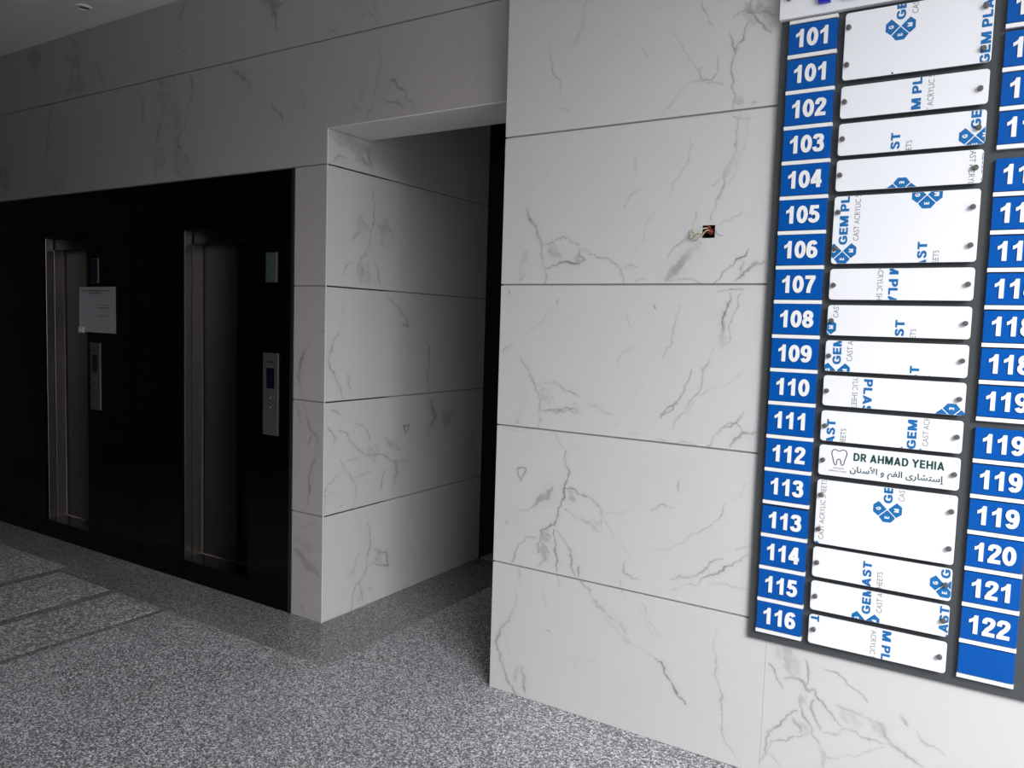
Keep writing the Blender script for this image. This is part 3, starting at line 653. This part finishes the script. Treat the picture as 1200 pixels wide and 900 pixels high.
# (z bottom, z top, label words, prints, bolts)
NP = [
 (2.428, 2.640, 'tall white filmed plate at the top of the board, two logos, four bolts', [('s',1056,22.7,1),('s',1153.5,75,1),('e',1050,84,1)], [(994.5,31.5),(992,75.5),(1156,6),(1153,56)]),
 (2.306, 2.408, 'white plate right of 102, upright blue M PL lettering in its middle', [('s',1071.5,151,1)], [(989.5,119),(1149,103)]),
 (2.187, 2.289, 'white plate right of 103, blue ST in its middle and half logo at right', [('e',1050,155.5,1),('l',1142.7,158.7,1)], [(987,162.5),(1147,149)]),
 (2.072, 2.172, 'white plate right of 104, logo cut by its lower edge', [('l',1056,224,0),('s',1159,165,0)], [(984,205),(1143.5,196)]),
 (1.836, 2.055, 'tall white plate beside 105 and 106, logo in its lower left corner', [('l',987.1,294,1),('l',1086.7,228,1),('e',1081.3,283.2,1)], [(982,248.5),(979,291),(1140.5,242),(1137.5,287)]),
 (1.718, 1.819, 'white plate right of 107, upside-down letters PLA in its middle', [('s',1050,287,0)], [(976.5,334),(1134.7,333)]),
 (1.600, 1.700, 'white plate right of 108, piece of blue logo at its left bolt', [('l',964,383,1),('e',1055,375,1)], [(974,375.5),(1131.5,379)]),
 (1.481, 1.583, 'white plate right of 109, cut logo at its lower left and blue T', [('l',979.7,433.9,1),('e',1072,428.8,1)], [(971,417),(1128,423)]),
 (1.365, 1.466, 'white plate right of 110, upside-down PLAS and logo at lower right corner', [('s',1020.5,405.7,0),('l',1114.5,489,0)], [(968.5,458),(1124.5,468)]),
 (1.246, 1.348, 'white plate right of 111, blue AST at its left end and GEM right of centre', [('e',974.5,491.4,1),('s',1067.5,526,1)], [(966.5,499),(1121.5,512.5)]),
 (1.130, 1.232, 'white plate with tooth drawing and dark green Latin and Arabic lettering', [], [(964,539),(1118.5,556.5)]),
 (.894, 1.113, 'tall white plate under the tooth plate, whole logo at its top centre', [('l',1040,597,1),('l',947,640,1)], [(962,580),(959,620),(1115,600),(1112,643.5)]),
 (.778, .881, 'white plate right of 114, blue AST in its middle, cut logo at right bolt', [('e',1017,657.9,1),('l',1107.5,685,1)], [(957,659.5),(1108.5,686)]),
 (.662, .763, 'white plate right of 115, cut logo below GEM in its middle', [('l',1014,726.3,1),('e',1107.5,710.8,1)], [(955,699),(1105.5,728)]),
 (.544, .645, 'lowest white plate, right of 116, upside-down M PL lettering', [('s',1041,719,0),('e',955,728,0)], [(953,738),(1101,770.5)]),
]
bb_ = bmesh.new(); cyl(bb_, (0, 0, 0), (0, -.0105, 0), .0078, 18); cyl(bb_, (0, -.0105, 0), (0, -.0125, 0), .0078, 18, .0062); cyl(bb_, (0, -.0126, 0), (0, -.013, 0), .0026, 6)
BOLTM = mesh_of('bolt', bb_, BOLT)
for f in BOLTM.polygons: f.use_smooth = False
for zb, zt, lab, prints, bolts in NP:
    x0, x1 = -.4955, -.081; cx, cz = (x0 + x1) / 2, zb
    t = thing('name_plate', (cx, YP, zb), lab, 'name plate', 'white name plates on the directory board')
    link('plate', mesh_of('plate', plate_rounded(x0 - cx, x1 - cx, 0, zt - zb, .010, 0, .006), WHITE), t)
    rect = (x0 + .0008, x1 - .0008, zb + .0008, zt - .0008)
    for ty, px, py, up in prints:
        x, z = onY(px, py, YP); s = 1 if up else -1
        if ty == 'l': z += s * .0200
        if ty == 'e': z -= s * L_TEXT
        lo = None
        for src_, m, nm, dy in ((FL_, PRINT, 'film_logo', .0003), (FW_[0], WHITE, 'logo_letter', .0001), (FW_[1], WHITE, 'logo_letter', .0001), (FW_[2], WHITE, 'logo_letter', .0001), (FB_, PRINT, 'film_lettering', .0003), (FG_, PRINTG, 'fine_lettering', .0003)):
            bm = place_film(src_, x, z, up, rect, cx, cz, dy)
            if len(bm.faces):
                o = link(nm, mesh_of(nm, bm, m), lo if nm == 'logo_letter' and lo else t)
                if nm == 'film_logo': lo = o
            else: bm.free()
    for px, py in bolts:
        x, z = onY(px, py, YP - .009); o = link('bolt', BOLTM, t); o.location = (x - cx, .0001, z - cz)
    # spacers behind
    bm = bmesh.new()
    for px, py in bolts:
        x, z = onY(px, py, YP - .009); cyl(bm, (x - cx, .006, z - cz), (x - cx, BY - YP - .0001, z - cz), .006, 10)
    link('spacer', mesh_of('spacer', bm, BOLT), t)
    if not prints:
        def put(body, off, p0, p1, h, m, nm, own=False):
            a = onY(*p0, YP); b = onY(*p1, YP); g = stroke_bm(body, off) if own else text_bm(body, off); fit(g, abs(b[0] - a[0]), h, (a[0] + b[0]) / 2 - cx, (a[1] + b[1]) / 2 - cz, -.0004)
            return link(nm, mesh_of(nm, g, m), t)
        put('DR AHMAD YEHIA', .19, (1000.3, 535.8), (1107, 546.3), .0265, GREEN, 'lettering', True)['label'] = 'dark green Latin lettering'
        ar = [0xFE87, 0xFEB3, 0xFE98, 0xFEB8, 0xFE8E, 0xFEAD, 0xFEEF, 32, 0xFE8D, 0xFEDF, 0xFED4, 0xFEE2, 32, 0xFEED, 32, 0xFE8D, 0xFEF7, 0xFEB3, 0xFEE8, 0xFE8E, 0xFEE5]
        put(''.join(chr(c) for c in reversed(ar)), .019, (996, 551), (1106.5, 563), .036, GREEN, 'lettering')['label'] = 'dark green Arabic lettering'
        T9 = [(225,270),(240,245),(270,243),(300,258),(335,248),(370,255),(384,285),(375,320),(358,360),(350,395),(330,408),(318,390),(316,355),(297,343),(278,355),(272,390),(262,402),(245,380),(235,330),(226,295)]
        Q = [Vector(onY(950 + u / 9, 500 + v / 9, YP)) for u, v in T9]; R_ = []
        n = len(Q)
        for k in range(n):                       # Catmull-Rom smoothing
            p0, p1, p2, p3 = Q[k - 1], Q[k], Q[(k + 1) % n], Q[(k + 2) % n]
            for s in (0, .33, .66): R_.append(.5 * ((2 * p1) + (p2 - p0) * s + (2 * p0 - 5 * p1 + 4 * p2 - p3) * s * s + (3 * p1 - p0 - 3 * p2 + p3) * s ** 3))
        bm = bmesh.new(); n = len(R_); A = []
        for k in range(n):
            d = (R_[(k + 1) % n] - R_[k - 1]).normalized(); nn = Vector((-d.y, d.x)) * .0015
            A.append([bm.verts.new((R_[k].x + s * nn.x - cx, -.0004, R_[k].y + s * nn.y - cz)) for s in (1, -1)])
        for k in range(n): bm.faces.new((A[k][0], A[(k + 1) % n][0], A[(k + 1) % n][1], A[k][1]))
        link('tooth_logo', mesh_of('tooth_logo', bm, OUTLINE), t)
        put('SILVER', .12, (976.5, 548.3), (989, 549.3), .0045, OUTLINE, 'lettering', True); put('DENTAL CLINIC', .012, (971.5, 551), (992.5, 553.2), .0042, OUTLINE, 'lettering')
for b in (FB_, FL_, FG_, *FW_): b.free()

# header panel with raised navy letters
hx0, hx1, hz0, hz1, hy = -.706, .745, 2.655, 3.02, 2.762
h = thing('header_panel', ((hx0 + hx1) / 2, hy, hz0), 'white header panel with raised navy letters across the top of the board', 'sign panel')
box('panel', (hx0, hy, hz0), (hx1, BY - .0002, hz1), WHITE, h, .001)
for a in ((-.581, -.463),):
    bmx = bmesh.new()
    for p, q in (((a[0], -.014 + hy - .001, 2.683), (a[0] + .038, hy - .0005, 2.90)), ((a[1] - .036, hy - .015, 2.683), (a[1], hy - .0005, 2.90)), ((a[0] + .037, hy - .015, 2.775), (a[1] - .035, hy - .0005, 2.81))): add_box(bmx, p, q)
    o = link('letter', mesh_of('letter', bmx, NAVY), h); o.location = -Vector(h.location)
o = link('bolt', BOLTM, h); xx, zz = onY(925, -1, hy); o.location = (xx - h.location.x, 0, zz - hz0)

# ------------------------------------------------------------------ junction box with wires in the right wall
hx, hz = (HOLE[0] + HOLE[1]) / 2, HOLE[2]
jb = thing('junction_box', (hx, YA + .04, hz), 'open square junction box with loose wires in the pale marble wall', 'junction box')
e = .0015
boxes('box', [((HOLE[0], YA + .002, HOLE[2]), (HOLE[0] + e, YA + .055, HOLE[3])), ((HOLE[1] - e, YA + .002, HOLE[2]), (HOLE[1], YA + .055, HOLE[3])),
              ((HOLE[0] + e, YA + .002, HOLE[2]), (HOLE[1] - e, YA + .055, HOLE[2] + e)), ((HOLE[0] + e, YA + .002, HOLE[3] - e), (HOLE[1] - e, YA + .055, HOLE[3])),
              ((HOLE[0] + e, YA + .050, HOLE[2] + e), (HOLE[1] - e, YA + .055, HOLE[3] - e))], BOXDARK, jb)
bm = bmesh.new(); cyl(bm, (hx + .006, YA + .050, hz + .022), (hx + .006, YA + .006, hz + .024), .0135, 14, .011)
o = link('cover_plug', mesh_of('cover_plug', bm, BOXRED), jb); o.location = -Vector(jb.location); o['label'] = 'rusty red plug inside the box'
def tube(name, pts, r, m, parent):
    c = bpy.data.curves.new(name, 'CURVE'); c.dimensions = '3D'; c.bevel_depth = r; c.bevel_resolution = 2; c.resolution_u = 6
    s = c.splines.new('NURBS'); s.points.add(len(pts) - 1); s.order_u = 3; s.use_endpoint_u = True
    for p, q in zip(s.points, pts): p.co = (*q, 1)
    o = bpy.data.objects.new('t', c); COL.objects.link(o); dg = bpy.context.evaluated_depsgraph_get()
    me = bpy.data.meshes.new_from_object(o.evaluated_get(dg)); bpy.data.objects.remove(o)
    me.materials.clear(); me.materials.append(m)
    for f in me.polygons: f.use_smooth = True
    o = link(name, me, parent); o.location = -world_pos(parent) if parent else (0, 0, 0); return o
def wp(u, v, dep):                               # crop (780,250) x15
    x, z = onY(780 + u / 15, 250 + v / 15, YA - dep); return (x, YA - dep, z)
src = (hx + .003, YA + .03, hz + .024)
tube('wire', [src, wp(770,300,.004), wp(700,300,.016), wp(640,400,.018), wp(560,430,.014), wp(500,360,.012), wp(440,330,.016), wp(470,270,.02), wp(505,300,.018)], .0016, WIREY, jb)
tube('wire', [src, wp(740,260,.006), wp(660,265,.014), wp(600,330,.018), wp(520,350,.02), wp(440,380,.018), wp(430,430,.01), wp(520,480,.010), wp(570,450,.014)], .0013, WIREW, jb)
tube('wire', [src, wp(730,320,.004), wp(640,380,.012), wp(560,360,.014), wp(500,400,.02), wp(480,450,.016), wp(410,450,.012), wp(400,420,.012), wp(425,400,.01)], .0010, WIREB, jb)
tube('wire', [src, wp(740,240,.006), wp(650,270,.010), wp(620,310,.010), wp(540,370,.012), wp(470,330,.018), wp(450,290,.02), wp(490,275,.02)], .0012, WIREG, jb)
tube('wire', [src, wp(790,240,.003), wp(740,230,.006), wp(760,300,.008), wp(830,330,.006)], .0018, WIRER, jb)
tube('wire', [src, wp(840,260,.004), wp(880,300,.008), wp(900,370,.01), wp(960,380,.01), wp(1000,400,.008)], .0008, WIREB, jb)
tube('wire', [wp(415,300,.006), wp(415,380,.008), wp(460,460,.01), wp(540,490,.01), wp(575,450,.012)], .0007, WIREB, jb)

# ------------------------------------------------------------------ lift call panels, lanterns, notice
def call_panel(x0, x1, z0, z1, label, screen):
    cx = (x0 + x1) / 2; t = thing('call_panel', (cx, YB, z0), label, 'call panel', 'lift call panels')
    box('plate', (x0, YB - .010, z0), (x1, YB - .0002, z1), PANELSTEEL, t, .003)
    hgt = z1 - z0; w_ = x1 - x0
    box('display', (x0 + .25 * w_, YB - .0115, z0 + .57 * hgt), (x1 - .22 * w_, YB - .0098, z0 + .82 * hgt), LENS, t, .0008)
    for f in (.34, .46):
        bm = bmesh.new(); cyl(bm, (0, 0, 0), (0, -.004, 0), .019, 24); b_ = link('button', mesh_of('button', bm, PANELSTEEL), t)
        b_.location = (.08 * w_, -.0101, f * hgt)
        bm = bmesh.new(); r = bmesh.ops.create_circle(bm, segments=24, radius=.012)
        # raised arrow mark
        up = 1 if f > .4 else -1
        vs = [bm.verts.new(p) for p in ((-.007, 0, -.005 * up), (.007, 0, -.005 * up), (0, 0, .007 * up))]
        for v in r['verts']: bm.verts.remove(v)
        bm.faces.new(vs); a_ = link('arrow_mark', mesh_of('arrow_mark', bm, BUTTON), b_); a_.location = (0, -.0045, 0)
    box('badge', (x0 + .32 * w_, YB - .0104, z1 - .055), (x1 - .32 * w_, YB - .0099, z1 - .045), TRIM, t)
call_panel(-3.398, -3.280, .963, 1.411, 'grey steel call panel right of the nearer lift door', 1)
call_panel(-5.083, -4.968, .960, 1.403, 'dim steel call panel below the paper notice, right of the farther lift', 0)
for x0, x1, z0, z1, lb in ((-3.385, -3.298, 1.79, 1.95, 'pale lift indicator above the nearer call panel'), (-5.070, -4.985, 1.79, 1.95, 'dark lift indicator above the paper notice')):
    t = thing('lift_indicator', ((x0 + x1) / 2, YB, z0), lb, 'indicator', 'lift indicators')
    box('frame', (x0, YB - .007, z0), (x1, YB - .0002, z1), PANELSTEEL, t, .002); box('glass', (x0 + .006, YB - .0085, z0 + .006), (x1 - .006, YB - .0068, z1 - .006), LANTERN if x0 > -4 else LENS, t)
# paper notice, slightly curled
nx0, nx1, nz0, nz1 = -5.205, -4.785, 1.470, 1.765
t = thing('paper_notice', ((nx0 + nx1) / 2, YB, nz0), 'white printed paper notice taped to the black granite between the lifts', 'notice')
bm = bmesh.new(); N = 14; g = []
for i in range(N + 1):
    for j in range(9):
        u, v = i / N, j / 8
        g.append(bm.verts.new(((u - .5) * (nx1 - nx0), -.003 - .007 * (u - .5) ** 2 * 4 * (1 - v * .5) - .002 * math.sin(5 * u + 3 * v), v * (nz1 - nz0) + .004 * u * (v - .5))))
for i in range(N):
    for j in range(8): bm.faces.new((g[i * 9 + j], g[(i + 1) * 9 + j], g[(i + 1) * 9 + j + 1], g[i * 9 + j + 1]))
bmesh.ops.solidify(bm, geom=bm.faces, thickness=.0004)
sh = link('sheet', mesh_of('sheet', bm, PAPER), t)
bm = bmesh.new()
def inkline(u0, u1, v, h_, brk=.02):
    x = u0
    while x < u1:
        w_ = random.uniform(.015, .05); e_ = min(x + w_, u1)
        add_box(bm, ((x - .5) * .42, -.0135, v * .295), ((e_ - .5) * .42, -.0131, v * .295 + h_)); x = e_ + brk * random.uniform(.2, .6)
inkline(.10, .86, .905, .007); inkline(.30, .62, .855, .007)
for v in (.60, .545, .53, .38, .35): inkline(.52, .52 + random.uniform(.28, .38), v, .003)
pr = link('printed_lines', mesh_of('printed_lines', bm, INK), t)
box('tape', (nx0 - .01, YB - .0125, nz0 - .006), (nx0 + .05, YB - .0003, nz0 + .032), PAPER, t, .003)

# ------------------------------------------------------------------ ceiling spotlight
t = thing('ceiling_spotlight', (-4.752, 2.667, CEIL), 'small round recessed ceiling spotlight with a chrome ring, above the lifts', 'light')
bm = bmesh.new()
def ringm(bm, r0, r1, z0, z1, n=32):
    A = [[bm.verts.new((r * math.cos(6.28318 * k / n), r * math.sin(6.28318 * k / n), z)) for k in range(n)] for r, z in ((r1, 0), (r1, z0), (r0, z1), (r0, 0))]
    for a, b in zip(A, A[1:]):
        for k in range(n): bm.faces.new((a[k], a[(k + 1) % n], b[(k + 1) % n], b[k]))
ringm(bm, .030, .047, -.006, -.009); bmesh.ops.recalc_face_normals(bm, faces=bm.faces); link('ring', mesh_of('ring', bm, WHITESTRIP), t)
bm = bmesh.new(); cyl(bm, (0, 0, -.0005), (0, 0, -.004), .030, 24); link('lens', mesh_of('lens', bm, PANELSTEEL), t)
